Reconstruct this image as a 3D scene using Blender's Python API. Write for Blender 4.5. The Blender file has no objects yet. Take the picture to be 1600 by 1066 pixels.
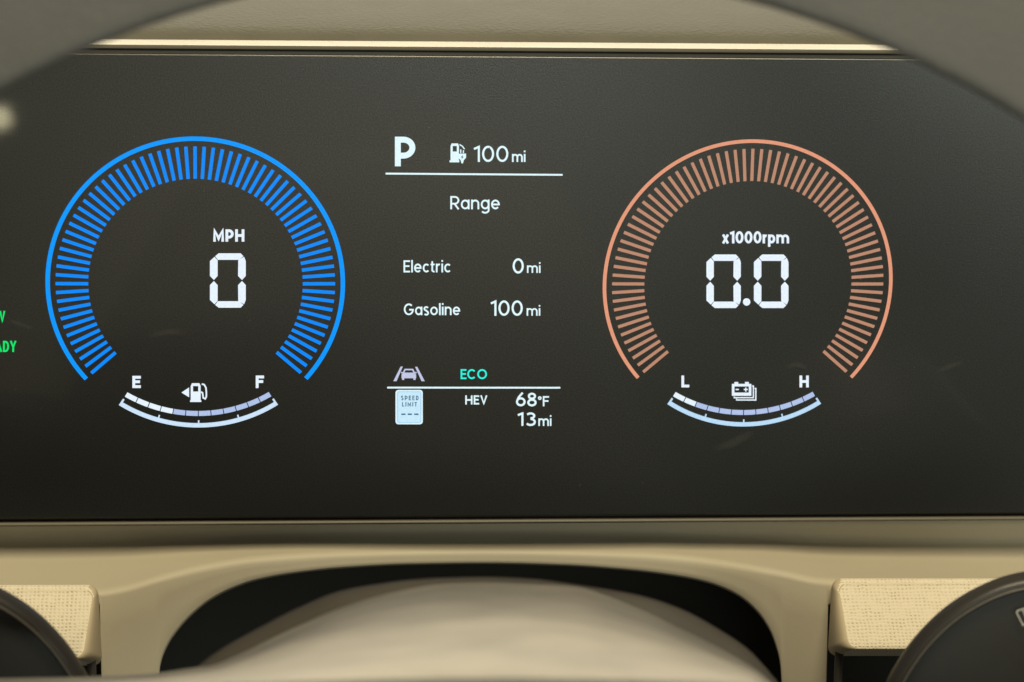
import bpy, bmesh, math, random
import numpy as np
from mathutils import Vector, Matrix, Euler
random.seed(7)
S = bpy.context.scene
COL = S.collection
R = math.radians

# ------------------------------------------------------------------ camera
PW, PH, FPX = 1600.0, 1066.0, 4672.0            # photograph size, focal length in its pixels
cam = bpy.data.cameras.new('camera')
co = bpy.data.objects.new('camera', cam); COL.objects.link(co)
co.location = (-0.05228, -0.72662, 0.14783)
co.rotation_mode = 'XYZ'
co.rotation_euler = (1.35174, -0.017, -0.0817)
cam.sensor_width = 36.0
cam.lens = FPX / PW * 36.0
cam.clip_start, cam.clip_end = 0.01, 50
cam.dof.use_dof = True
cam.dof.focus_distance = 0.735
cam.dof.aperture_fstop = 20.0
S.camera = co
CR = co.rotation_euler.to_matrix(); CC = Vector(co.location)

# ------------------------------------------------------------------ world, lights, exposure
w = bpy.data.worlds.new('World'); S.world = w; w.use_nodes = True
w.node_tree.nodes['Background'].inputs[0].default_value = (1.0, 0.93, 0.76, 1)
w.node_tree.nodes['Background'].inputs[1].default_value = 0.05
S.view_settings.view_transform = 'Standard'; S.view_settings.look = 'None'
S.view_settings.exposure = 0.0; S.view_settings.gamma = 1.0
S.render.film_transparent = False

def area(name, loc, target, sx, sy, power, col):
    l = bpy.data.lights.new(name, 'AREA'); l.shape = 'RECTANGLE'; l.size = sx; l.size_y = sy
    l.energy = power; l.color = col
    o = bpy.data.objects.new(name, l); COL.objects.link(o); o.location = loc
    o.rotation_euler = (Vector(target) - Vector(loc)).to_track_quat('-Z', 'Y').to_euler()
    return o
WARM = (1.0, 0.86, 0.58)
area('dome_lamp', (0.06, -0.50, 0.80), (0, 0, -0.06), 0.42, 0.48, 9.0, WARM)              # overhead map light
area('cabin_lamp', (0.46, -1.25, 0.13), (0.02, 0, 0.02), 1.05, 0.30, 4.5, (0.94, 1.0, 0.87))  # lit rear of the cabin
area('windscreen_lamp', (0.0, 1.00, 0.44), (0, 0.01, 0.06), 0.9, 0.24, 4.6, (1.0, 0.92, 0.72))   # garage light through the windscreen
pl = bpy.data.lights.new('reading_lamp', 'POINT'); pl.energy = 0.22; pl.color = (1, 0.9, 0.55); pl.shadow_soft_size = 0.0075
po = bpy.data.objects.new('reading_lamp', pl); COL.objects.link(po); po.location = (-0.2281, -1.2818, -0.1433)

# ------------------------------------------------------------------ helpers
def at(px, py, Y=0.0):
    """point on the upright plane y = Y that the photograph shows at (px, py)"""
    d = CR @ Vector(((px - PW/2) / FPX, -(py - PH/2) / FPX, -1.0))
    return CC + d * ((Y - CC.y) / d.y)

def lin(r, g, b):
    f = lambda c: (c/255/12.92) if c/255 <= 0.04045 else ((c/255 + 0.055)/1.055)**2.4
    return (f(r), f(g), f(b), 1.0)

def link(name, me, mat, parent=None):
    o = bpy.data.objects.new(name, me); COL.objects.link(o)
    if mat: me.materials.append(mat)
    if parent: o.parent = parent
    return o

def tag(o, label=None, cat=None, group=None, kind=None):
    if label: o['label'] = label
    if cat: o['category'] = cat
    if group: o['group'] = group
    if kind: o['kind'] = kind
    return o

def thing(name, label, cat):
    o = bpy.data.objects.new(name, None); COL.objects.link(o); o.empty_display_size = 0.02
    return tag(o, label, cat)

def mesh(name, verts, faces, mat, parent=None, smooth=False):
    me = bpy.data.meshes.new(name)
    me.from_pydata([tuple(v) for v in verts], [], faces); me.update()
    if smooth:
        for p in me.polygons: p.use_smooth = True
    return link(name, me, mat, parent)

def grid(name, rows, mat, parent=None, closed=False, cap=None, flip=False):
    n = len(rows[0]); V = [v for r in rows for v in r]; F = []
    for i in range(len(rows)-1):
        for j in range(n if closed else n-1):
            a, b = i*n+j, i*n+(j+1) % n
            F.append((a, b, b+n, a+n) if not flip else (a, a+n, b+n, b))
    if cap: F.append(tuple(range((len(rows)-1)*n, len(rows)*n)))
    return mesh(name, V, F, mat, parent, True)

def interp(pts, x):
    """smooth (monotone) curve through (x, y) points"""
    xs = np.array([p[0] for p in pts], float); ys = np.array([p[1] for p in pts], float)
    h = np.diff(xs); d = np.diff(ys)/h
    m = np.zeros(len(xs)); m[0], m[-1] = d[0], d[-1]
    for i in range(1, len(xs)-1):
        m[i] = 0 if d[i-1]*d[i] <= 0 else 2*d[i-1]*d[i]/(d[i-1]+d[i])
    i = int(np.clip(np.searchsorted(xs, x)-1, 0, len(h)-1))
    if x <= xs[0]: return ys[0] + m[0]*(x-xs[0])
    if x >= xs[-1]: return ys[-1] + m[-1]*(x-xs[-1])
    t = (x-xs[i])/h[i]
    return float((2*t**3-3*t**2+1)*ys[i]+(t**3-2*t**2+t)*h[i]*m[i]+(-2*t**3+3*t**2)*ys[i+1]+(t**3-t**2)*h[i]*m[i+1])

def closed_spline(pts, k=8):
    n = len(pts); out = []
    for i in range(n):
        p0, p1, p2, p3 = [np.array(pts[(i+q) % n], float) for q in (-1, 0, 1, 2)]
        for s in range(k):
            t = s/k
            out.append(0.5*((2*p1)+(p2-p0)*t+(2*p0-5*p1+4*p2-p3)*t*t+(3*p1-p0-3*p2+p3)*t**3))
    return out

# ------------------------------------------------------------------ materials
def pbr(name, col, rough=0.6, spec=0.5, metal=0.0, var=0.0, var_scale=40, bump=0.0, bump_scale=600, bump_dist=0.0002, kind='noise'):
    m = bpy.data.materials.new(name); m.use_nodes = True; t = m.node_tree; N = t.nodes; L = t.links
    b = N['Principled BSDF']
    b.inputs['Base Color'].default_value = (*col, 1); b.inputs['Roughness'].default_value = rough
    b.inputs['Metallic'].default_value = metal; b.inputs['Specular IOR Level'].default_value = spec
    tc = N.new('ShaderNodeTexCoord')
    if var:
        n = N.new('ShaderNodeTexNoise'); n.inputs['Scale'].default_value = var_scale; n.inputs['Detail'].default_value = 6
        L.new(tc.outputs['Object'], n.inputs['Vector'])
        r = N.new('ShaderNodeMapRange'); r.inputs[1].default_value = 0.3; r.inputs[2].default_value = 0.7
        r.inputs[3].default_value = 1-var; r.inputs[4].default_value = 1+var
        L.new(n.outputs['Fac'], r.inputs[0])
        mx = N.new('ShaderNodeMix'); mx.data_type = 'RGBA'; mx.blend_type = 'MULTIPLY'; mx.inputs[0].default_value = 1
        mx.inputs[6].default_value = (*col, 1); L.new(r.outputs[0], mx.inputs[7]); L.new(mx.outputs[2], b.inputs['Base Color'])
        r2 = N.new('ShaderNodeMapRange'); r2.inputs[3].default_value = max(rough-.06, 0); r2.inputs[4].default_value = min(rough+.06, 1)
        L.new(n.outputs['Fac'], r2.inputs[0]); L.new(r2.outputs[0], b.inputs['Roughness'])
    if bump:
        if kind == 'noise':
            n = N.new('ShaderNodeTexNoise'); n.inputs['Scale'].default_value = bump_scale; n.inputs['Detail'].default_value = 3; out = n.outputs['Fac']
        else:
            n = N.new('ShaderNodeTexVoronoi'); n.inputs['Scale'].default_value = bump_scale; n.feature = 'SMOOTH_F1'; out = n.outputs['Distance']
        L.new(tc.outputs['Object'], n.inputs['Vector'])
        bp = N.new('ShaderNodeBump'); bp.inputs['Strength'].default_value = bump; bp.inputs['Distance'].default_value = bump_dist
        L.new(out, bp.inputs['Height']); L.new(bp.outputs['Normal'], b.inputs['Normal'])
    return m

def fabric():
    m = bpy.data.materials.new('woven_fabric'); m.use_nodes = True; t = m.node_tree; N = t.nodes; L = t.links
    b = N['Principled BSDF']; b.inputs['Roughness'].default_value = 0.9; b.inputs['Specular IOR Level'].default_value = 0.15
    tc = N.new('ShaderNodeTexCoord'); mp = N.new('ShaderNodeMapping'); L.new(tc.outputs['Object'], mp.inputs['Vector'])
    mp.inputs['Rotation'].default_value = (R(40), 0, 0)
    nz = N.new('ShaderNodeTexNoise'); nz.inputs['Scale'].default_value = 500; L.new(mp.outputs[0], nz.inputs['Vector'])
    ad = N.new('ShaderNodeMixRGB'); ad.blend_type = 'LINEAR_LIGHT'; ad.inputs[0].default_value = 0.00045
    L.new(mp.outputs[0], ad.inputs[1]); L.new(nz.outputs['Color'], ad.inputs[2])
    sp = N.new('ShaderNodeSeparateXYZ'); L.new(ad.outputs[0], sp.inputs[0])
    def sine(sock, freq, off=None):
        a = N.new('ShaderNodeMath'); a.operation = 'MULTIPLY'; a.inputs[1].default_value = freq; L.new(sock, a.inputs[0])
        s = N.new('ShaderNodeMath'); s.operation = 'SINE'; L.new(a.outputs[0], s.inputs[0]); return s.outputs[0]
    def M(op, a, c):
        x = N.new('ShaderNodeMath'); x.operation = op
        for i, v in enumerate((a, c)):
            if isinstance(v, (int, float)): x.inputs[i].default_value = v
            else: L.new(v, x.inputs[i])
        return x.outputs[0]
    f = 2*math.pi/0.00100
    sx, sz = sine(sp.outputs[0], f), sine(sp.outputs[2], f)
    pit = M('MULTIPLY', M('ADD', sx, 1.0), M('ADD', sz, 1.0))        # 0..4, peaks where threads leave a hole
    nz2 = N.new('ShaderNodeTexNoise'); nz2.inputs['Scale'].default_value = 420; nz2.inputs['Detail'].default_value = 3
    L.new(tc.outputs['Object'], nz2.inputs['Vector'])
    pit = M('MULTIPLY', pit, M('ADD', M('MULTIPLY', nz2.outputs['Fac'], 1.6), -0.25))
    mr = N.new('ShaderNodeMapRange'); mr.inputs[1].default_value = 1.0; mr.inputs[2].default_value = 2.9; L.new(pit, mr.inputs[0])
    mx = N.new('ShaderNodeMix'); mx.data_type = 'RGBA'; mx.inputs[6].default_value = (0.91, 0.83, 0.66, 1); mx.inputs[7].default_value = (0.64, 0.55, 0.39, 1)
    L.new(mr.outputs[0], mx.inputs[0]); L.new(mx.outputs[2], b.inputs['Base Color'])
    bp = N.new('ShaderNodeBump'); bp.invert = True; bp.inputs['Strength'].default_value = 0.4; bp.inputs['Distance'].default_value = 0.0002
    L.new(pit, bp.inputs['Height']); L.new(bp.outputs[0], b.inputs['Normal'])
    return m

GLASS_ROUGH = 0.31
def glass_mat():
    m = pbr('display_glass', (0.0112, 0.0122, 0.0118), GLASS_ROUGH, 0.9)
    N = m.node_tree.nodes; L = m.node_tree.links; b = N['Principled BSDF']
    b.inputs['Coat Weight'].default_value = 0.12; b.inputs['Coat Roughness'].default_value = 0.035
    tc = N.new('ShaderNodeTexCoord'); n = N.new('ShaderNodeTexNoise'); n.inputs['Scale'].default_value = 22; n.inputs['Detail'].default_value = 5
    L.new(tc.outputs['Object'], n.inputs['Vector'])
    r = N.new('ShaderNodeMapRange'); r.inputs[3].default_value = GLASS_ROUGH-.02; r.inputs[4].default_value = GLASS_ROUGH+.02
    L.new(n.outputs['Fac'], r.inputs[0]); L.new(r.outputs[0], b.inputs['Roughness'])
    g = N.new('ShaderNodeTexNoise'); g.inputs['Scale'].default_value = 2600; g.inputs['Detail'].default_value = 1
    L.new(tc.outputs['Object'], g.inputs['Vector'])                   # anti-glare grain
    gr = N.new('ShaderNodeMapRange'); gr.inputs[1].default_value = .3; gr.inputs[2].default_value = .7; gr.inputs[3].default_value = .76; gr.inputs[4].default_value = 1.10
    L.new(g.outputs['Fac'], gr.inputs[0]); L.new(gr.outputs[0], b.inputs['Specular IOR Level'])
    bp = N.new('ShaderNodeBump'); bp.inputs['Strength'].default_value = 0.35; bp.inputs['Distance'].default_value = 0.00005
    L.new(g.outputs['Fac'], bp.inputs['Height']); L.new(bp.outputs[0], b.inputs['Normal'])
    return m

def pix(name, rgb, k=1.0):
    """lit display pixels: their own light plus the sheen of the glass"""
    m = bpy.data.materials.new(name); m.use_nodes = True; b = m.node_tree.nodes['Principled BSDF']
    b.inputs['Base Color'].default_value = (0.004, 0.004, 0.004, 1); b.inputs['Roughness'].default_value = GLASS_ROUGH; b.inputs['Specular IOR Level'].default_value = 0.2
    b.inputs['Emission Color'].default_value = lin(*rgb)
    N = m.node_tree.nodes; L = m.node_tree.links; tc = N.new('ShaderNodeTexCoord'); g = N.new('ShaderNodeTexNoise'); g.inputs['Scale'].default_value = 2400
    L.new(tc.outputs['Object'], g.inputs['Vector']); mr = N.new('ShaderNodeMapRange')
    for i, v in ((1, .3), (2, .7), (3, .95*k), (4, 1.06*k)): mr.inputs[i].default_value = v
    L.new(g.outputs['Fac'], mr.inputs[0]); L.new(mr.outputs[0], b.inputs['Emission Strength'])
    return m

M_GLASS = glass_mat()
M_BEZEL = pbr('bezel_black', (0.058, 0.055, 0.046), 0.42, 0.5, var=.1, bump=.15, bump_scale=1500)
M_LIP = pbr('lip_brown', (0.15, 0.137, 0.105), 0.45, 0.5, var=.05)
M_TRIM = pbr('beige_trim', (0.54, 0.492, 0.378), 0.55, 0.35, var=.03, var_scale=25, bump=.10, bump_scale=1800)
M_PAD = pbr('dash_leather', (0.15, 0.145, 0.115), 0.65, 0.35, var=.06, var_scale=90, bump=.38, bump_scale=900, bump_dist=.0004, kind='voronoi')
M_STRIP = pbr('cream_strip', (0.84, 0.79, 0.65), 0.4, 0.5, var=.07, var_scale=35, bump=.1, bump_scale=700)
M_FABRIC = fabric()
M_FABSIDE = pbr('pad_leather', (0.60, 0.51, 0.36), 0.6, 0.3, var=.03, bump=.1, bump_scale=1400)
M_BLACK = pbr('black_boot', (0.046, 0.045, 0.041), 0.7, 0.3, var=.1)
M_ROD = pbr('dark_rod', (0.07, 0.068, 0.06), 0.4, 0.5)
M_RIM = pbr('rim_leather', (0.098, 0.099, 0.098), 0.55, 0.4, var=.06, var_scale=60, bump=.35, bump_scale=900, bump_dist=.0003, kind='voronoi')
M_HUB = pbr('hub_cover', (0.42, 0.398, 0.362), 0.55, 0.35, var=.16, var_scale=55, bump=.12, bump_scale=1300)
M_COL = pbr('column_plastic', (0.12, 0.108, 0.092), 0.6, 0.35, var=.08, bump=.2, bump_scale=1200)
M_POD = pbr('pod_plastic', (0.032, 0.030, 0.026), 0.45, 0.5, var=.08, bump=.12, bump_scale=1800)
M_PODRING = pbr('pod_ring', (0.05, 0.046, 0.043), 0.38, 0.5, var=.05)
M_PODHIGHLIGHT = pbr('pod_lip_highlight', (0.11, 0.10, 0.088), 0.42, 0.5, var=.05)  # lighter than the ring, to paint in the edge highlight
M_PRINT = pbr('white_print', (0.75, 0.74, 0.68), 0.5)
M_BLUE = pix('pixel_blue', (0, 150, 252)); M_TICKB = pix('pixel_tick_blue', (0, 136, 246))
M_ORANGE = pix('pixel_orange', (226, 153, 121)); M_TICKO = pix('pixel_tick_orange', (186, 136, 110))
M_WHITE = pix('pixel_white', (226, 250, 255)); M_COOL = pix('pixel_cool_white', (232, 244, 255))
M_LAV = pix('pixel_lavender', (176, 194, 232)); M_SKY = pix('pixel_sky', (188, 221, 248)); M_PALE = pix('pixel_pale', (205, 228, 250))
M_TEAL = pix('pixel_teal', (44, 246, 222)); M_GREEN = pix('pixel_green', (10, 228, 110)); M_SIGN = pix('pixel_sign', (200, 234, 250))
M_ICON = pix('pixel_icon', (194, 200, 228)); M_INK = pix('pixel_ink', (62, 104, 134)); M_SIGNRIM = pix('pixel_sign_rim', (228, 248, 255))

# ------------------------------------------------------------------ flat lettering and marks on the display
def ribbon(pts, wd, closed=False):
    """outline strip of a polyline, mitred; returns verts, faces"""
    P = [np.array(p, float) for p in pts]
    Q = [P[0]]
    for p in P[1:]:
        if np.linalg.norm(p-Q[-1]) > 1e-6: Q.append(p)
    if closed and np.linalg.norm(Q[0]-Q[-1]) < 1e-6: Q.pop()
    n = len(Q); V = []; F = []
    for i in range(n):
        a = Q[i-1] if (i > 0 or closed) else None
        c = Q[(i+1) % n] if (i < n-1 or closed) else None
        t1 = (Q[i]-a)/np.linalg.norm(Q[i]-a) if a is not None else None
        t2 = (c-Q[i])/np.linalg.norm(c-Q[i]) if c is not None else None
        if t1 is None: t1 = t2
        if t2 is None: t2 = t1
        nm = np.array([-(t1+t2)[1], (t1+t2)[0]]); L_ = np.linalg.norm(nm)
        nm = nm/L_ if L_ > 1e-6 else np.array([-t1[1], t1[0]])
        k = wd/2/max(abs(np.dot(nm, np.array([-t1[1], t1[0]]))), .45)
        V += [Q[i]+nm*k, Q[i]-nm*k]
    for i in range(n if closed else n-1):
        j = (i+1) % n; F.append((2*i, 2*i+1, 2*j+1, 2*j))
    return V, F

def ell(cx, cy, rx, ry, a0, a1, n=14):
    return [(cx+rx*math.cos(R(a0+(a1-a0)*i/n)), cy+ry*math.sin(R(a0+(a1-a0)*i/n))) for i in range(n+1)]

def glyph(ch, w):
    """strokes of one character on a cap height of 1: (list of (points, closed), advance width)"""
    h = w/2; T = 1-h; xh = 0.73; X = xh-h
    L = lambda *p: (list(p), False)
    def O(bw, top): return (ell(bw/2, top/2, bw/2-h, top/2-h, 0, 360, 28), True)
    if ch == ' ': return [], 0.34
    if ch in '0O': bw = .66 if ch == '0' else .90; return [O(bw, 1)], bw
    if ch == '1': return [L((.02, .80), (.28, T), (.28+.001, 0)), ], .28+h
    if ch == '3':
        bw = .62
        return [L(*(ell(.29, .745, bw/2-h-.02, .255-h, 150, -90) )), L(*(ell(.29, .29, bw/2-h+.01, .29-h+.01, 90, -150)))], bw
    if ch == '6':
        bw = .66; r = bw/2-h
        return [(ell(bw/2, .33, r, .33-h, 0, 360, 26), True), L((h+.01, .40), (.2, .68), (.46, 1))], bw
    if ch == '8':
        bw = .64
        return [(ell(bw/2, .745, bw/2-h-.04, .255-h, 0, 360, 24), True), (ell(bw/2, .275, bw/2-h, .275-h+.01, 0, 360, 24), True)], bw
    if ch in 'PR':
        bw = .64; ym = .36 if ch == 'P' else .42; r = (T-ym)/2; cx = bw-h-r
        s = [L((h, 0), (h, 1)), L((h, T), (cx, T), *ell(cx, (T+ym)/2, r, r, 90, -90)[1:], (h, ym))]
        if ch == 'R': s.append(L((.30, ym), (bw-h*.8, 0)))
        return s, bw
    if ch == 'D':
        bw = .60; r = .34-h
        return [L((h, 0), (h, 1)), L((h, T), (bw-h-r, T), *ell(bw-h-r, .5, r, .5-h, 90, -90)[1:], (h, h))], bw
    if ch in 'EF':
        bw = .54; s = [L((h, 0), (h, 1)), L((h, T), (bw, T)), L((h, .52), (bw-.05, .52))]
        if ch == 'E': s.append(L((h, h), (bw, h)))
        return s, bw
    if ch == 'L': return [L((h, 1), (h, h), (.52, h))], .52
    if ch == 'H': return [L((h, 0), (h, 1)), L((.72-h, 0), (.72-h, 1)), L((h, .5), (.72-h, .5))], .72
    if ch == 'I': return [L((h, 0), (h, 1))], w
    if ch == 'T': return [L((0, T), (.6, T)), L((.3, T), (.3, 0))], .6
    if ch == 'M': return [L((h, 0), (h, T), (.42, .25), (.84-h, T), (.84-h, 0))], .84
    if ch == 'V': return [L((h*.9, 1), (.35, h*1.2), (.70-h*.9, 1))], .70
    if ch == 'Y': return [L((h*.9, 1), (.33, .45), (.66-h*.9, 1)), L((.33, .47), (.33, 0))], .66
    if ch == 'A': return [L((h*.8, 0), (.36, T), (.72-h*.8, 0)), L((.16, .3), (.56, .3))], .72
    if ch == 'S':
        bw = .58
        return [L(*ell(bw/2, .745, bw/2-h, .255-h, 25, 270), *ell(bw/2, .275, bw/2-h, .275-h, 90, -155)[1:])], bw
    if ch in 'CG':
        bw = .84; s = [L(*ell(bw/2, .5, bw/2-h, .5-h, 42, 318, 24))]
        if ch == 'G': s = [L(*ell(bw/2, .5, bw/2-h, .5-h, 45, 355, 26), (bw/2+.03, .47))]
        return s, bw
    if ch in 'agq':
        bw = .62; s = [O(bw, xh), L((bw-h, xh), (bw-h, 0))] if ch == 'a' else [O(bw, xh), L((bw-h, xh), (bw-h, -.06), *ell(bw/2, -.06, bw/2-h, .20, 0, -150)[1:])]
        return s, bw
    if ch == 'e':
        bw = .62
        return [L((h, xh/2), (bw-h, xh/2), *ell(bw/2, xh/2, bw/2-h, xh/2-h, 0, 318, 22)[1:])], bw
    if ch == 'o': return [O(.64, xh)], .64
    if ch == 'c': return [L(*ell(.30, xh/2, .30-h, xh/2-h, 45, 315, 20))], .55
    if ch == 's':
        bw = .46; q = xh/4
        return [L(*ell(bw/2, 3*q-.0, bw/2-h, q-h+h/2, 30, 270), *ell(bw/2, q, bw/2-h, q-h+h/2, 90, -150)[1:])], bw
    if ch == 'l': return [L((h, 0), (h, 1.03))], w
    if ch == 'i': return [L((h, 0), (h, xh)), L((h, .88), (h, .88+w*1.05))], w
    if ch == 't': return [L((.14, .93), (.14, .18), *ell(.30, .18, .16, .18-h, 180, 280)[1:]), L((0, xh-h), (.33, xh-h))], .34
    if ch == 'r': return [L((h, 0), (h, xh)), L((h, .42), *ell(.30, X-.26, .30-h, .26, 160, 80))], .36
    if ch == 'n':
        bw = .58; r = bw/2-h
        return [L((h, 0), (h, xh)), L(*ell(bw/2, X-r, r, r, 180, 0), (bw-h, 0))], bw
    if ch == 'm':
        r = .215; s = [L((h, 0), (h, xh))]
        for k in (0, 1): s.append(L(*ell(h+r+2*r*k, X-r, r, r, 180, 0), (h+2*r+2*r*k, 0)))
        return s, 4*r+w
    if ch == 'x': return [L((h*.7, xh), (.54-h*.7, 0)), L((h*.7, 0), (.54-h*.7, xh))], .54
    if ch == 'p':
        bw = .60; return [O(bw, xh), L((h, xh), (h, -.28))], bw
    if ch == '*': return [(ell(.13, .80, .10, .10, 0, 360, 14), True)], .27
    raise KeyError(ch)

FRONT = -0.00015                                    # marks lie a hair in front of the panel
def flat(name, polys, mat, parent, label=None, Y=FRONT):
    """polys: list of (verts in photograph pixels, faces); each a hair above the one before"""
    V = []; F = []
    for k, (v, f) in enumerate(polys):
        o = len(V); V += [at(p[0], p[1], Y-1.2e-5*k) for p in v]; F += [tuple(o+i for i in q) for q in f]
    o = mesh(name, V, F, mat, parent)
    if label: o['label'] = label
    return o

def text(name, s, x0, x1, ytop, ybase, wpx, mat, parent, label=None, gap=.10, Y=FRONT, top=1.0, slope=0.0):
    """lettering fitted to a box of the display: ytop is where the cap height reaches"""
    hpx = (ybase-ytop)/top; w = wpx/hpx; x = 0; st = []
    for i, ch in enumerate(s):
        g, adv = glyph(ch, w)
        for pts, cl in g: st.append(([(x+a, b) for a, b in pts], cl))
        x += adv + (gap if ch != ' ' else 0)
    x -= gap; polys = []; sx = (x1-x0)/x
    for pts, cl in st:
        P = [(x0+a*sx, ybase-b*hpx+slope*(a*sx)) for a, b in pts]
        polys.append(ribbon(P, wpx, cl))
    return flat(name, polys, mat, parent, label, Y)

def poly(*pts): return (list(pts), [tuple(range(len(pts)))])
def rect(x0, y0, x1, y1): return poly((x0, y0), (x1, y0), (x1, y1), (x0, y1))
def rrect(x0, y0, x1, y1, r, n=5):
    p = []
    for cx, cy, a in ((x1-r, y0+r, -90), (x1-r, y1-r, 0), (x0+r, y1-r, 90), (x0+r, y0+r, 180)):
        p += ell(cx, cy, r, r, a, a+90, n)
    return p

# ================================================================== INSTRUMENT DISPLAY
DISP = thing('instrument_display', 'wide black digital instrument panel showing a blue and an orange ring gauge', 'instrument panel')
DISP.location = (0, 0, 0)
ZT, ZB = at(770, 88).z, at(770, 807).z
XL, XR = at(-420, 440).x, at(2050, 440).x
def slab(name, x0, x1, y0, y1, z0, z1, mat, parent, bev=0.0006):
    bm = bmesh.new(); bmesh.ops.create_cube(bm, size=1)
    for v in bm.verts: v.co = Vector(((x0+x1)/2+v.co.x*(x1-x0), (y0+y1)/2+v.co.y*(y1-y0), (z0+z1)/2+v.co.z*(z1-z0)))
    bmesh.ops.bevel(bm, geom=bm.edges[:], offset=bev, segments=3, affect='EDGES')
    me = bpy.data.meshes.new(name); bm.to_mesh(me); bm.free()
    for p in me.polygons: p.use_smooth = True
    o = link(name, me, mat, parent)
    md = o.modifiers.new('wn', 'WEIGHTED_NORMAL')
    return o
slab('glass', XL, XR, 0.0, 0.006, ZB, ZT, M_GLASS, DISP, 0.0004)
slab('bezel', XL-.003, XR+.003, 0.0012, 0.012, ZB-.0008, at(770, 80.5, 0).z, M_BEZEL, DISP, 0.0005)

slab('lower_edge_highlight', XL-.003, XR+.003, -.0002, 0.006, ZB-.0019, ZB-.0010, M_LIP, DISP, 0.0003)  # highlight along the lower bezel edge, put in as a lighter strip

# -- ring gauges (71 ticks each)
RW = 0.0362
def ring_gauge(name, cx, a_end, mat, tmat, wd, r_mid, t_out, t_in, t_w, label):
    V = []; F = []; n = 150; a0 = R(90+a_end)
    for i in range(n+1):
        a = a0-2*R(a_end)*i/n
        for r in (r_mid+wd/2, r_mid-wd/2): V.append((cx+r*math.cos(a), FRONT, r*math.sin(a)))
        if i: F.append((2*i-2, 2*i-1, 2*i+1, 2*i))
    ring = mesh(name, V, F, mat, DISP); ring['label'] = label
    me = bpy.data.meshes.new('tick')
    me.from_pydata([(-t_w/2, 0, t_in), (t_w/2, 0, t_in), (t_w/2, 0, t_out), (-t_w/2, 0, t_out)], [], [(0, 1, 2, 3)])
    me.materials.append(tmat)
    for k in range(71):
        o = bpy.data.objects.new('tick', me); COL.objects.link(o); o.parent = ring
        ang = R(131.0)*(1-2*k/70)
        o.location = (cx, FRONT, 0); o.rotation_euler = (0, -ang, 0)
    return ring
SPEED = ring_gauge('speedometer', -0.0685, 131.5, M_BLUE, M_TICKB, .00112, RW, .03430, .0263, .00088, 'blue ring speedometer reading zero')
TACHO = ring_gauge('tachometer', 0.06908, 131.5, M_ORANGE, M_TICKO, .00092, RW, .03430, .0262, .00080, 'copper orange ring rev counter reading zero')

def seg_zero(x0, y0, x1, y1, parent):
    q = lambda pts: [(x0+(a-588)/172*(x1-x0), y0+(b-665)/267*(y1-y0)) for a, b in pts]
    top = [(630, 665), (735, 665), (749, 679), (729, 697), (626, 697), (613, 679)]
    lu = [(610, 682), (625, 699), (625, 776), (607, 796), (588, 776), (588, 703)]
    ru = [(752, 682), (760, 703), (760, 776), (742, 796), (723, 776), (724, 699)]
    for s in (top, lu, ru):
        for m in (False, True):
            p = [(a, 1597-b) for a, b in s] if m else s
            flat('digit_segment', [poly(*q(p))], M_COOL, parent)
seg_zero(328, 396, 384, 481, SPEED)
seg_zero(1103.8, 397.8, 1157.5, 481.5, TACHO)
seg_zero(1178, 397.8, 1232, 481.5, TACHO)
flat('decimal_point', [poly(*ell(1166.6, 472, 5.8, 5.8, 0, 345, 23))], M_COOL, TACHO)
text('unit_lettering', 'MPH', 333, 382, 358.5, 377.8, 4.3, M_COOL, SPEED, gap=.10)
text('unit_lettering', 'x1000rpm', 1128.5, 1233, 361.5, 380.5, 3.8, M_COOL, TACHO, gap=.09)

# -- curved level gauges
def level_gauge(name, outer, segs, nlit, label, arc_mat):
    P = [at(*p) for p in outer]
    def circ(P):
        A = np.array([[2*(P[i].x-P[0].x), 2*(P[i].z-P[0].z)] for i in (1, 2)])
        B = np.array([P[i].x**2-P[0].x**2+P[i].z**2-P[0].z**2 for i in (1, 2)])
        c = np.linalg.solve(A, B); return c, math.hypot(P[0].x-c[0], P[0].z-c[1])
    c, r = circ(P); a0 = math.atan2(P[0].z-c[1], P[0].x-c[0]); a1 = math.atan2(P[2].z-c[1], P[2].x-c[0])
    V = []; F = []; hw = .00056
    def strip(f0, f1, n, r0, r1, V, F, Y):
        o = len(V)
        for i in range(n+1):
            a = a0+(a1-a0)*(f0+(f1-f0)*i/n)
            V += [(c[0]+r0*math.cos(a), Y, c[1]+r0*math.sin(a)), (c[0]+r1*math.cos(a), Y, c[1]+r1*math.sin(a))]
            if i: F.append((o+2*i-2, o+2*i-1, o+2*i+1, o+2*i))
    strip(0, 1, 60, r+hw, r-hw, V, F, FRONT)
    for f0, f1, dr in ((0, .012, .0014), (.988, 1, .0014), (.247, .256, .0013), (.4955, .5045, .0013), (.744, .753, .0013)):
        strip(f0, f1, 2, r-hw*.9, r-dr, V, F, FRONT-2e-5)
    g = mesh(name, V, F, arc_mat, DISP); g['label'] = label
    P = [at(*p) for p in segs]; c, r = circ(P)
    a0 = math.atan2(P[0].z-c[1], P[0].x-c[0]); a1 = math.atan2(P[2].z-c[1], P[2].x-c[0])
    for k in range(12):
        V = []; F = []; e = .035/12
        strip(k/12+e/1.0, (k+1)/12-e/1.0, 5, r+.00064, r-.00064, V, F, FRONT)
        o = mesh('level_segment', V, F, M_COOL if k < nlit else M_LAV, g)
        if k < nlit: o['label'] = 'lit white level segment'
    return g
FUEL = level_gauge('fuel_gauge', [(187.5, 630), (311.5, 664.5), (432.5, 629.5)], [(196.5, 616), (311.5, 646), (422.5, 615.5)], 4, 'curved fuel gauge between the letters E and F', M_PALE)
BATT = level_gauge('battery_gauge', [(1044.5, 628.5), (1162, 663), (1281, 628)], [(1053, 615.5), (1162, 644.5), (1272, 615)], 2, 'curved battery gauge between the letters L and H', M_SKY)
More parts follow.
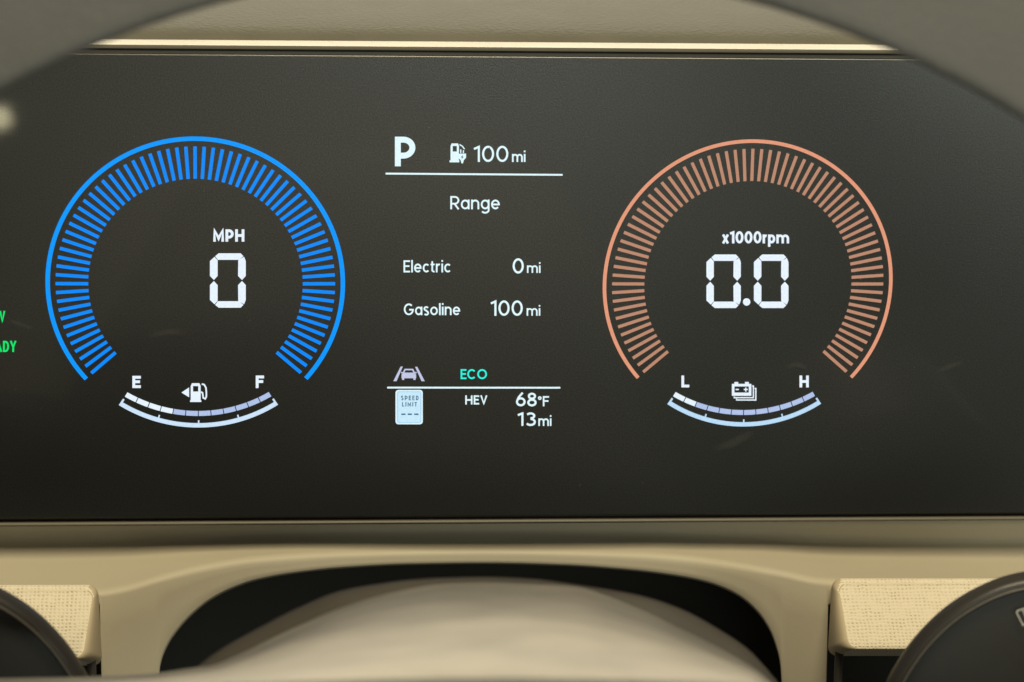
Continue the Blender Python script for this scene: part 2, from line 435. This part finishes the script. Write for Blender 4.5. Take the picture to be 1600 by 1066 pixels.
text('end_letter', 'E', 206, 220, 587.5, 606.5, 4.4, M_COOL, FUEL)
text('end_letter', 'F', 399, 412.5, 587, 606.5, 4.4, M_COOL, FUEL)
text('end_letter', 'L', 1064, 1077, 587, 605.5, 4.2, M_COOL, BATT)
text('end_letter', 'H', 1249, 1264, 587, 605.5, 4.2, M_COOL, BATT)
# fuel pump mark with an arrow to the left
flat('pump_mark', [poly((283.5, 613.5), (295.5, 605.6), (295.5, 621)),
     rect(298, 612, 313.5, 627), rect(298, 603, 301.6, 612.2), rect(309.8, 603, 313.5, 612.2), poly((298, 603.4), (300, 599), (311.5, 599), (313.5, 603.4)), rect(297, 625.6, 314.5, 628.3),
     ribbon([(315.2, 600.2), (319, 601.2), (321.8, 606), (322.4, 613), (322.4, 620), (320.6, 623.4), (317.6, 622), (316.4, 614), (314, 612.5)], 2.4)], M_COOL, FUEL, 'white fuel pump mark with arrow')
# battery mark, three stacked cells
flat('battery_mark', [rect(1143.6, 600, 1174, 604), rect(1143.6, 613.6, 1174, 618.6), rect(1143.6, 604, 1147.6, 613.6), rect(1170, 604, 1174, 613.6),
     rect(1147.5, 597, 1153.5, 600.2), rect(1164, 597, 1170, 600.2),
     rect(1149.4, 607.8, 1154.4, 609.8), rect(1162.2, 607.8, 1168.4, 609.8), rect(1164.3, 605.7, 1166.3, 612),
     ribbon([(1147.2, 619.8), (1147.2, 621.6), (1177.2, 621.6), (1177.2, 603.4), (1175.2, 603.4)], 1.9),
     ribbon([(1151, 623), (1151, 625.2), (1181, 625.2), (1181, 607.2), (1179, 607.2)], 1.9)], M_COOL, BATT, 'white stacked battery mark')

# -- centre column
text('gear_letter', 'P', 616.5, 649.5, 213.8, 260, 9.2, M_WHITE, DISP, 'large white letter P', slope=0)
flat('upper_rule', [rect(602.5, 269.8, 603, 273.4), poly((602.5, 270.0), (879, 272.0), (879, 274.8), (602.5, 272.9))][1:], M_WHITE, DISP)
flat('lower_rule', [poly((605, 604.5), (875.5, 604.7), (875.5, 607.4), (605, 607.2))], M_WHITE, DISP)
# pump with plug
flat('range_mark', [rect(704, 237, 717, 252), rect(704, 228, 707.4, 237.2), rect(713.8, 228, 717.2, 237.2), poly((704, 228.3), (705.6, 224.3), (715.6, 224.3), (717.2, 228.3)), rect(702.4, 250.8, 717.6, 253.8),
     ribbon([(718, 226), (722.6, 228.8), (725.8, 233.2)], 1.8), rect(719, 233.6, 720.8, 239.4), rect(723.2, 235, 725, 239.4),
     poly((716, 240.2), (728.2, 240.2), (728.2, 246.5), (724.6, 250.6), (723.4, 255.4), (721, 255.4), (719.8, 250.6), (716, 246.5))], M_WHITE, DISP, 'white fuel pump and plug mark')
flat('bolt_mark', [poly((723.2, 242), (720, 246), (722, 246.2), (721.2, 249.2), (724.4, 245), (722.4, 244.8))], M_INK, DISP, Y=FRONT-.0002)
text('total_range_lettering', '100', 740, 794.5, 228, 253.2, 3.26, M_WHITE, DISP, 'white number 100 beside the pump mark')
text('total_range_lettering', 'mi', 800, 821, 235, 253.3, 2.64, M_WHITE, DISP, 'small white unit mi beside the upper 100', top=1.06)
text('heading_lettering', 'Range', 703.5, 781, 306.5, 327.2, 2.73, M_WHITE, DISP, 'white word Range')
text('row_lettering', 'Electric', 630.5, 704.5, 407, 425.8, 2.55, M_WHITE, DISP, 'white word Electric')
text('row_lettering', '0', 800.8, 818.6, 403.8, 427.6, 3.26, M_WHITE, DISP, 'white number 0 in the Electric row')
text('row_lettering', 'mi', 823.3, 844.6, 409.5, 426.6, 2.38, M_WHITE, DISP, 'small white unit mi in the Electric row', top=1.06)
text('row_lettering', 'Gasoline', 631, 719, 474.4, 492.6, 2.55, M_WHITE, DISP, 'white word Gasoline')
text('row_lettering', '100', 766.5, 817, 469.6, 493.6, 3.26, M_WHITE, DISP, 'white number 100 in the Gasoline row')
text('row_lettering', 'mi', 822.8, 844.3, 476.4, 493.5, 2.38, M_WHITE, DISP, 'small white unit mi in the Gasoline row', top=1.06)
# lane keeping mark
flat('lane_mark', [poly((626, 573), (629.4, 573), (619.6, 595.8), (614.6, 595.8)), poly((648.6, 573.4), (652, 573.4), (663.6, 595.8), (658.6, 595.8)),
     poly((630, 582.4), (647.8, 582.4), (650.2, 585.4), (650.2, 591.2), (627.4, 591.2), (627.4, 585.4)),
     rect(628.2, 591, 631.6, 593.8), rect(646, 591, 649.4, 593.8), ribbon([(630.2, 583.2), (632.8, 577.6), (644.8, 577.6), (647.6, 583.2)], 2.2), rect(626.6, 581.4, 629.6, 583.4), rect(648, 581.4, 651, 583.4)], M_ICON, DISP, 'pale lavender car between lane lines mark')
text('mode_lettering', 'ECO', 719.6, 761, 577, 592.6, 2.55, M_TEAL, DISP, 'teal word ECO', gap=.07)
text('mode_lettering', 'HEV', 726.8, 761.6, 618, 632.2, 2.46, M_WHITE, DISP, 'white letters HEV', gap=.10)
text('temperature_lettering', '68', 806, 838.6, 613.8, 635, 3.17, M_WHITE, DISP, 'white number 68')
flat('degree_mark', [ribbon(ell(843.4, 622.2, 1.9, 1.9, 0, 360, 16), 1.9, True)], M_WHITE, DISP)
text('temperature_lettering', 'F', 848, 857.8, 619.2, 635, 2.46, M_WHITE, DISP, 'small white letter F after the degree mark')
text('trip_lettering', '13', 808.6, 838, 644.6, 665.6, 3.17, M_WHITE, DISP, 'white number 13')
text('trip_lettering', 'mi', 841.2, 861.6, 649.6, 665.7, 2.38, M_WHITE, DISP, 'small white unit mi after 13', top=1.0)
# speed limit sign
sign = flat('speed_limit_mark', [poly(*rrect(618, 609.4, 660.6, 663.2, 4.5))], M_SIGN, DISP, 'pale blue speed limit mark with three dashes')
flat('sign_border', [ribbon(rrect(618.9, 610.3, 659.7, 662.3, 4), 1.7, True)], M_SIGNRIM, sign, Y=FRONT-.0001)
flat('sign_line', [ribbon(rrect(621.2, 612.4, 657.4, 660.4, 3), .8, True)], pix('pixel_sign_line', (150, 205, 240)), sign, Y=FRONT-.0001)
text('sign_lettering', 'SPEED', 626.6, 654, 618.4, 625.6, 1.35, M_INK, sign, gap=.3, Y=FRONT-.00012)
text('sign_lettering', 'LIMIT', 628.2, 651.6, 628.4, 635.4, 1.35, M_INK, sign, gap=.3, Y=FRONT-.00012)
for x in (627, 637, 647.2): flat('sign_dash', [rect(x, 646.3, x+6.7, 648.6)], M_INK, sign, Y=FRONT-.00012)
# green tell-tales, cut by the left edge of the picture
text('telltale_lettering', 'EV', -9, 7.8, 486, 503.8, 3.0, M_GREEN, DISP, 'green letters cut off by the left edge, upper', gap=.14)
text('telltale_lettering', 'READY', -29, 25.6, 532.8, 550.2, 3.0, M_GREEN, DISP, 'green word ending in ADY', gap=.10)

# -- dust on the glass, and faint reflections painted as pale streaks
V = []; F = []
for k in range(70):
    p = at(random.uniform(0, 1600), random.uniform(110, 790), FRONT-.0002); s = random.choice((.00008, .0001, .00014))
    o = len(V); n = random.randint(5, 7)
    for i in range(n):
        a = 2*math.pi*i/n; rr = s*random.uniform(.6, 1.2); V.append((p.x+rr*math.cos(a), p.y, p.z+rr*math.sin(a)))
    F.append(tuple(range(o, o+n)))
dm = pbr('dust_grey', (0.16, 0.155, 0.13), 0.9)
tag(mesh('dust', V, F, dm, DISP), kind='stuff')
sm = bpy.data.materials.new('reflection_streak'); sm.use_nodes = True; N = sm.node_tree.nodes; Lk = sm.node_tree.links
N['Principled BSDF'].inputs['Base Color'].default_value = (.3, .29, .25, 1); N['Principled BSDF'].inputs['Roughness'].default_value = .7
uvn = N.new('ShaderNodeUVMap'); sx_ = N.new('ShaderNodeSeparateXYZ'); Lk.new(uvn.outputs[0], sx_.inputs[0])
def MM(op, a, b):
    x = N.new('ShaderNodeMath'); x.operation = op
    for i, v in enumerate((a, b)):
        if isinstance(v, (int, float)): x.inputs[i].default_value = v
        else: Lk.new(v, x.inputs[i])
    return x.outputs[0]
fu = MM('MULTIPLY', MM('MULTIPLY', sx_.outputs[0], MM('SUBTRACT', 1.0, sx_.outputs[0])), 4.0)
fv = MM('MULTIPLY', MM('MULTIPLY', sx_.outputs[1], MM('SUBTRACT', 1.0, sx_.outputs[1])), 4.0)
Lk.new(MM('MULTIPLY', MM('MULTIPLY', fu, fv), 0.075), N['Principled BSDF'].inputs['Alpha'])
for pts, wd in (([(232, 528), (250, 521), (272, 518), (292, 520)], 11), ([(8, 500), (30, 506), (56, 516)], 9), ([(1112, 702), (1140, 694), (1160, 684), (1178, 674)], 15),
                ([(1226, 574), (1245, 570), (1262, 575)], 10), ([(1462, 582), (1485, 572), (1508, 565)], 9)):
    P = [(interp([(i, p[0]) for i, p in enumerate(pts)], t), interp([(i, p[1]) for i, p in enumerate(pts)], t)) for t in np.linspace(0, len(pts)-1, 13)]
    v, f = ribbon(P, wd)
    o = flat('reflection_streak', [(v, f)], sm, DISP, Y=FRONT-.0003)  # reflection in the glass, painted as a translucent streak
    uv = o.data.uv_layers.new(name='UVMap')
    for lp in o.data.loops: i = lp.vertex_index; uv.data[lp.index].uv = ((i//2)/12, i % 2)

# ================================================================== DASHBOARD
DASH = thing('dashboard', 'beige car dashboard wrapping round the instrument screen with a dark leather-grained top', 'dashboard')
# cream ledge on top of the screen housing
zl = at(770, 75, 0.0005).z
bm_rows = []
xs = np.linspace(at(-420, 70).x, at(2050, 70).x, 60)
prof = [(0.0110, at(770, 80, .0110).z-.004), (0.0007, at(770, 80.2, 0).z), (0.0006, at(770, 78, 0).z), (0.0007, at(770, 74.0, .0007).z), (0.0040, at(770, 72.9, .004).z), (0.0155, at(770, 65.6, .0155).z), (0.0175, at(770, 65.8, .0175).z-.001)]
rows = [[Vector((x, y, z)) for x in xs] for y, z in prof[3:]]
grid('top_strip', rows, M_STRIP, DASH, flip=True)
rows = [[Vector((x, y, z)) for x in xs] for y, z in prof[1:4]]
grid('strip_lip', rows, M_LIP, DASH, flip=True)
# leather-grained top pad behind the ledge
rows = []
for py, Y in ((67, .0158), (56, .0185), (44, .024), (30, .033), (16, .044), (0, .058), (-20, .08), (-40, .11)):
    rows.append([at(x, py+(x-770)*.0095, Y) for x in np.linspace(-420, 2050, 70)])
tp = grid('top_pad', rows, M_PAD, DASH, flip=True)
slab('screen_housing', XL+.004, XR-.004, .0125, .13, ZB-.0006, at(770, 66, .0165).z-.001, M_BEZEL, DASH)
# lower trim: shelf under the screen, arched brow and two pillars
OPEN = [(245, 1120), (250, 1042), (260, 1012), (275, 988), (300, 960), (330, 936), (365, 918), (400, 906), (460, 895), (533, 887), (640, 881.5), (760, 880), (880, 883), (980, 890), (1066, 901), (1110, 911), (1150, 928), (1180, 952), (1203, 985), (1215, 1018), (1220, 1045), (1223, 1120)]
CREST = [(-420, 930), (60, 925), (150, 922), (190, 916), (250, 899), (320, 882), (400, 869), (533, 861), (760, 857), (1000, 862), (1066, 867), (1150, 879), (1220, 891), (1280, 903), (1400, 909), (2050, 915)]
YC = [(-420, -.014), (150, -.0135), (250, -.009), (400, -.0015), (760, .0042), (1066, -.0005), (1200, -.009), (1300, -.0135), (2050, -.014)]
DK = [(-420, 846), (0, 846), (250, 843), (533, 836), (760, 834), (1000, 838), (1200, 848), (1330, 858), (2050, 864)]
px = sorted(set([-420, -200, -60, 0, 60, 110, 140, 156, 160, 164] + list(np.linspace(170, 240, 8)) + [246, 247, 248.5, 250, 252.5, 255, 257.5, 260, 264, 268, 272, 275] + list(np.linspace(280, 1185, 120)) + [1190, 1195, 1199, 1203, 1206, 1209, 1212, 1215, 1216.5, 1218, 1220, 1221, 1222] + list(np.linspace(1230, 1284, 7)) + [1290, 1294, 1300, 1320, 1400, 1500, 1600, 1750, 2050]))
cols = []
for x in px:
    c = interp(CREST, x); yc = interp(YC, x); d = interp(DK, x)
    inside = 246 <= x <= 1222; padcol = x < 158 or x > 1292
    colp = []
    t0 = (d-812)/(c-812)*.72; y0 = interp([(-420, .0100), (150, .0102), (760, .0118), (1250, .0104), (2050, .0104)], x)
    for t in (-.12, 0, .12, .24, .34, .44, .54, .64, .74, .83, .91, .97, 1):
        S_ = max(0, (t-t0)/(1-t0))**1.35
        colp.append(at(x, 812+(c-812)*t, y0+(yc-y0)*S_ + (.004 if t < 0 else 0)))
    lo = interp(OPEN, x) if inside else (945 if padcol else 1120)
    f0 = min(13, (lo-c)*.4)
    colp.append(at(x, c+f0*.3, yc-.0010)); colp.append(at(x, c+f0*.6, yc-.0015)); colp.append(at(x, c+f0, yc-.0018))
    for t in (.25, .6, .92): colp.append(at(x, c+f0+(lo-c-f0)*t, yc-.0018-.0003*t))
    colp.append(at(x, lo, yc-.0018))
    colp.append(at(x, lo+1.5, yc+.002)); colp.append(at(x, lo+1.5, yc+.045))
    cols.append(colp)
rows = [list(r) for r in zip(*cols)]
grid('lower_trim', rows, M_TRIM, DASH, flip=True)
# black boot behind the arch
rows = []
for k, Y in enumerate((.052, .050, .045, .040)):
    rows.append([at(x, 840+k*120, Y) for x in np.linspace(170, 1290, 30)])
grid('column_boot', rows, M_BLACK, DASH, flip=True)

def rounded_pad(name, x0, y0, x1, y1, rad, inset_l, inset_r, extra_l, extra_r, Yb, Yf, mat, skew_l=0, skew_r=0):
    """upholstered block: outline at the back, smaller face in front"""
    rows = []
    N_ = 10
    for t in np.linspace(0, 1, N_):
        a = t*math.pi/2; k = 1-math.cos(a); dep = math.sin(a)
        k = k**0.8
        xa, xb, ya, yb = x0+inset_l*k, x1-inset_r*k, y0+9*k, y1-12*k
        pts = rrect(xa, ya, xb, yb, rad, 8)
        row = []
        for (px_, py_) in pts:
            f = (py_-ya)/(yb-ya); s = (px_-xa)/(xb-xa)
            row.append(at(px_+(skew_l*(1-s)+skew_r*s)*f+(extra_l*(1-s)-extra_r*s)*k*f, py_, Yb+(Yf-Yb)*dep*(.15+.85*f)))
        rows.append(row)
    xa, xb, ya, yb = x0, x1, y0, y1
    rows.insert(0, [at(px_+(skew_l*(1-(px_-xa)/(xb-xa))+skew_r*(px_-xa)/(xb-xa))*(py_-ya)/(yb-ya), py_, Yb+.010) for px_, py_ in rrect(x0+2, y0+1, x1-2, y1-1, rad, 8)])
    o = grid(name, rows, mat, DASH, closed=True, cap=True)
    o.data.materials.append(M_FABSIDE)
    return o
padl = rounded_pad('fabric_pad', -330, 914, 153, 1040, 15, 8, 7, 0, 24, -.017, -.035, M_FABRIC, 0, 7)
padl['label'] = 'cream woven fabric pad by the left pillar'
padr = rounded_pad('fabric_pad', 1300, 904, 2000, 1025, 15, 10, 8, 24, 0, -.017, -.035, M_FABRIC, -7, 0)
padr['label'] = 'cream woven fabric pad by the right pillar'
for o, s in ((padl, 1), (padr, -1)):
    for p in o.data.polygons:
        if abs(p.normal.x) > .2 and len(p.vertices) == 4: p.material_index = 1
# dark pockets under the pads, each with a rod
def pocket(x0, x1, y0, y1, rx):
    rows = [[at(x, y, .03) for x in (x0, (x0+x1)/2, x1)] for y in (y0, (y0+y1)/2, y1)]
    o = grid('pocket', rows, M_BLACK, DASH, flip=True)
    a = at(rx, 1030, -.026); r = .0011; V = []; F = []
    for i in range(14):
        t = 2*math.pi*i/14
        V += [(a.x+r*math.cos(t), a.y+r*math.sin(t), a.z+.004), (a.x+r*math.cos(t), a.y+r*math.sin(t), a.z-.05)]
        F.append((2*i, 2*i+1, (2*i+3) % 28, (2*i+2) % 28))
    mesh('rod', V, F, M_ROD, o, True)
pocket(-420, 230, 930, 1300, 143); pocket(1240, 2050, 930, 1300, 1311)

# ================================================================== STEERING COLUMN COVER
COLO = [(236, 1120), (303, 1047), (345, 1015), (400, 984), (460, 953), (533, 923.5), (590, 913), (640, 906.5), (700, 903), (760, 902), (830, 905), (900, 914), (1000, 931), (1066, 953), (1120, 982), (1170, 1016), (1206, 1055), (1250, 1110)]
xs = np.linspace(236, 1250, 110)
rows = []
for dy, Y in ((14, -.06), (6, -.10), (2, -.135), (0, -.150), (1.5, -.156), (8, -.158), (30, -.160), (60, -.161)):
    rows.append([at(x, interp(COLO, x)+dy, Y) for x in xs])
cc = grid('steering_column_cover', rows, M_COL, flip=True)
tag(cc, 'dark grey arched collar showing as a thin band behind the pale steering wheel hub', 'column cover')

# ================================================================== STEERING WHEEL
WHEEL = thing('steering_wheel', 'steering wheel in front of the screen, grey leather rim and pale rounded hub', 'steering wheel')
wc = Vector((-.01345, -.27481, -.06213)); til = R(14)
wu = Vector((1, 0, 0)); wv = Vector((0, math.sin(til), math.cos(til))); wn = Vector((0, -math.cos(til), math.sin(til)))
rows = []
for i in range(160):
    a = 2*math.pi*i/160; e = math.cos(a)*wu+math.sin(a)*wv; row = []
    for j in range(28):
        b = 2*math.pi*j/28; sq = lambda v: math.copysign(abs(v)**.22, v); sn = sq(math.sin(b)); row.append(wc+e*(.1830+.017*sq(math.cos(b))+(.020*(1-sn)/2 if math.cos(b) < 0 else 0))+wn*(.012*sn-.0105))
    rows.append(row)
rows.append(rows[0])
grid('rim', rows, M_RIM, WHEEL, closed=True)
HUBO = [(-120, 1064), (0, 1061), (140, 1058), (230, 1054), (290, 1046), (330, 1040), (375, 1022), (430, 995), (480, 972), (533, 950), (620, 926), (690, 915.5), (760, 913), (830, 915.5), (900, 921), (1000, 953), (1066, 984), (1130, 1016), (1185, 1049), (1225, 1082), (1270, 1105), (1360, 1120)]
xs = np.linspace(-120, 1360, 130); rows = []
for t, Y in ((-.03, -.156), (0, -.160), (.04, -.168), (.12, -.182), (.27, -.203), (.46, -.228), (.60, -.245), (.74, -.260), (.88, -.270), (.97, -.2745), (1.0, -.2752), (1.05, -.2745), (1.6, -.273), (2.4, -.273)):
    row = []
    for x in xs:
        h0 = interp(HUBO, x); fl = 1060+.00006*(x-770)**2; fl = max(fl, h0+26)
        row.append(at(x, h0+(fl-h0)*t if t <= 1 else fl+(t-1)*150, Y))
    rows.append(row)
grid('hub_cover', rows, M_HUB, WHEEL, flip=True)

RP = [(1378, 1085), (1395, 1045), (1430, 994), (1480, 946), (1540, 911), (1600, 893), (1680, 886), (1760, 903), (1830, 952), (1880, 1030), (1900, 1130), (1880, 1230), (1800, 1320), (1640, 1350), (1480, 1320), (1395, 1230), (1366, 1150)]
LP = [(1528-x, y+2) for x, y in RP][::-1]
def pod(pts, label, sx):
    sp = closed_spline(pts, 8); c = sum(sp)/len(sp)
    def ringp(d, Y):
        out = []
        for p in sp:
            v = c-p; out.append(at(*(p+v/np.linalg.norm(v)*d), Y))
        return out
    y = -.118
    t = thing('control_pod', label, 'control pod'); t['group'] = 'dark control pods beside the steering wheel hub'
    body = grid('pod_body', [ringp(6, y+.040), ringp(2, y+.020), ringp(0, y+.008), ringp(1.5, y+.0035), ringp(6, y+.0008), ringp(14, y-.0010), ringp(23, y-.0020), ringp(25, y-.0016)], M_PODRING, t, closed=True)
    grid('pod_lip_highlight', [ringp(23.5, y-.0018), ringp(24.5, y-.0026), ringp(27.5, y-.0032), ringp(30.5, y-.0026), ringp(31.5, y-.0012)], M_PODHIGHLIGHT, t, closed=True)  # highlight line of the bevel, built as a lighter ring
    face = grid('pod_face', [ringp(31, y-.0014), ringp(50, y-.0018), ringp(120, y-.0024), ringp(220, y-.0026)], M_POD, t, closed=True, cap=True)
    a = at(c[0], 1225, y+.03); b = Vector((a.x*.25, -.05, a.z-.05)); V = []; F = []      # tube added as a support for the pod, kept below the frame
    for k, q in enumerate((a, b)):
        for m in range(14):
            g = 2*math.pi*m/14; V.append(q+Vector((0, .008*math.cos(g), .008*math.sin(g))))
    F = [(m, (m+1) % 14, 14+(m+1) % 14, 14+m) for m in range(14)]
    mesh('added_support', V, F, M_POD, t, True)
    t.location = b
    for ch in t.children: ch.matrix_parent_inverse = Matrix.Translation(b).inverted()
    return face
pf = pod(LP, 'dark round control pod cut off by the lower left corner, without print', -1)
pr = pod(RP, 'dark round control pod in the lower right corner with a white print on its face', 1)
YI = -.1204
pm = flat('print_mark', [ribbon([(1601, 975), (1598.5, 977), (1588.6, 957.5), (1589.6, 954.6), (1604, 949.6), (1640, 938), (1650, 960), (1612, 973)], 2.2),
                    ribbon([(1598, 953), (1603, 966), (1606, 973)], 1.8), ribbon([(1612, 949), (1620, 968)], 1.8)], M_PRINT, pr, Y=YI-.0009)
# spokes joining hub to the rim
for s in (-1, 1):
    rows = []
    for k in range(7):
        d = .05+.13*k/6; hw_ = .026-.008*k/6; row = []
        for j in range(16):
            b = 2*math.pi*j/16; row.append(wc+wu*(s*d)+wv*(hw_*math.sin(b)-.012)+wn*(.010*math.cos(b)-.014+.012*k/6))
        rows.append(row)
    grid('spoke', rows, M_POD, WHEEL, closed=True)

# recentre the empties at the base of their things, children keep their places
bpy.context.view_layer.update()
for t, loc in ((DISP, (0, .006, ZB)), (DASH, (0, .0, ZB-.05)), (WHEEL, tuple(wc))):
    t.location = loc
    inv = Matrix.Translation(loc).inverted()
    for ch in t.children: ch.matrix_parent_inverse = inv
bpy.context.view_layer.update()
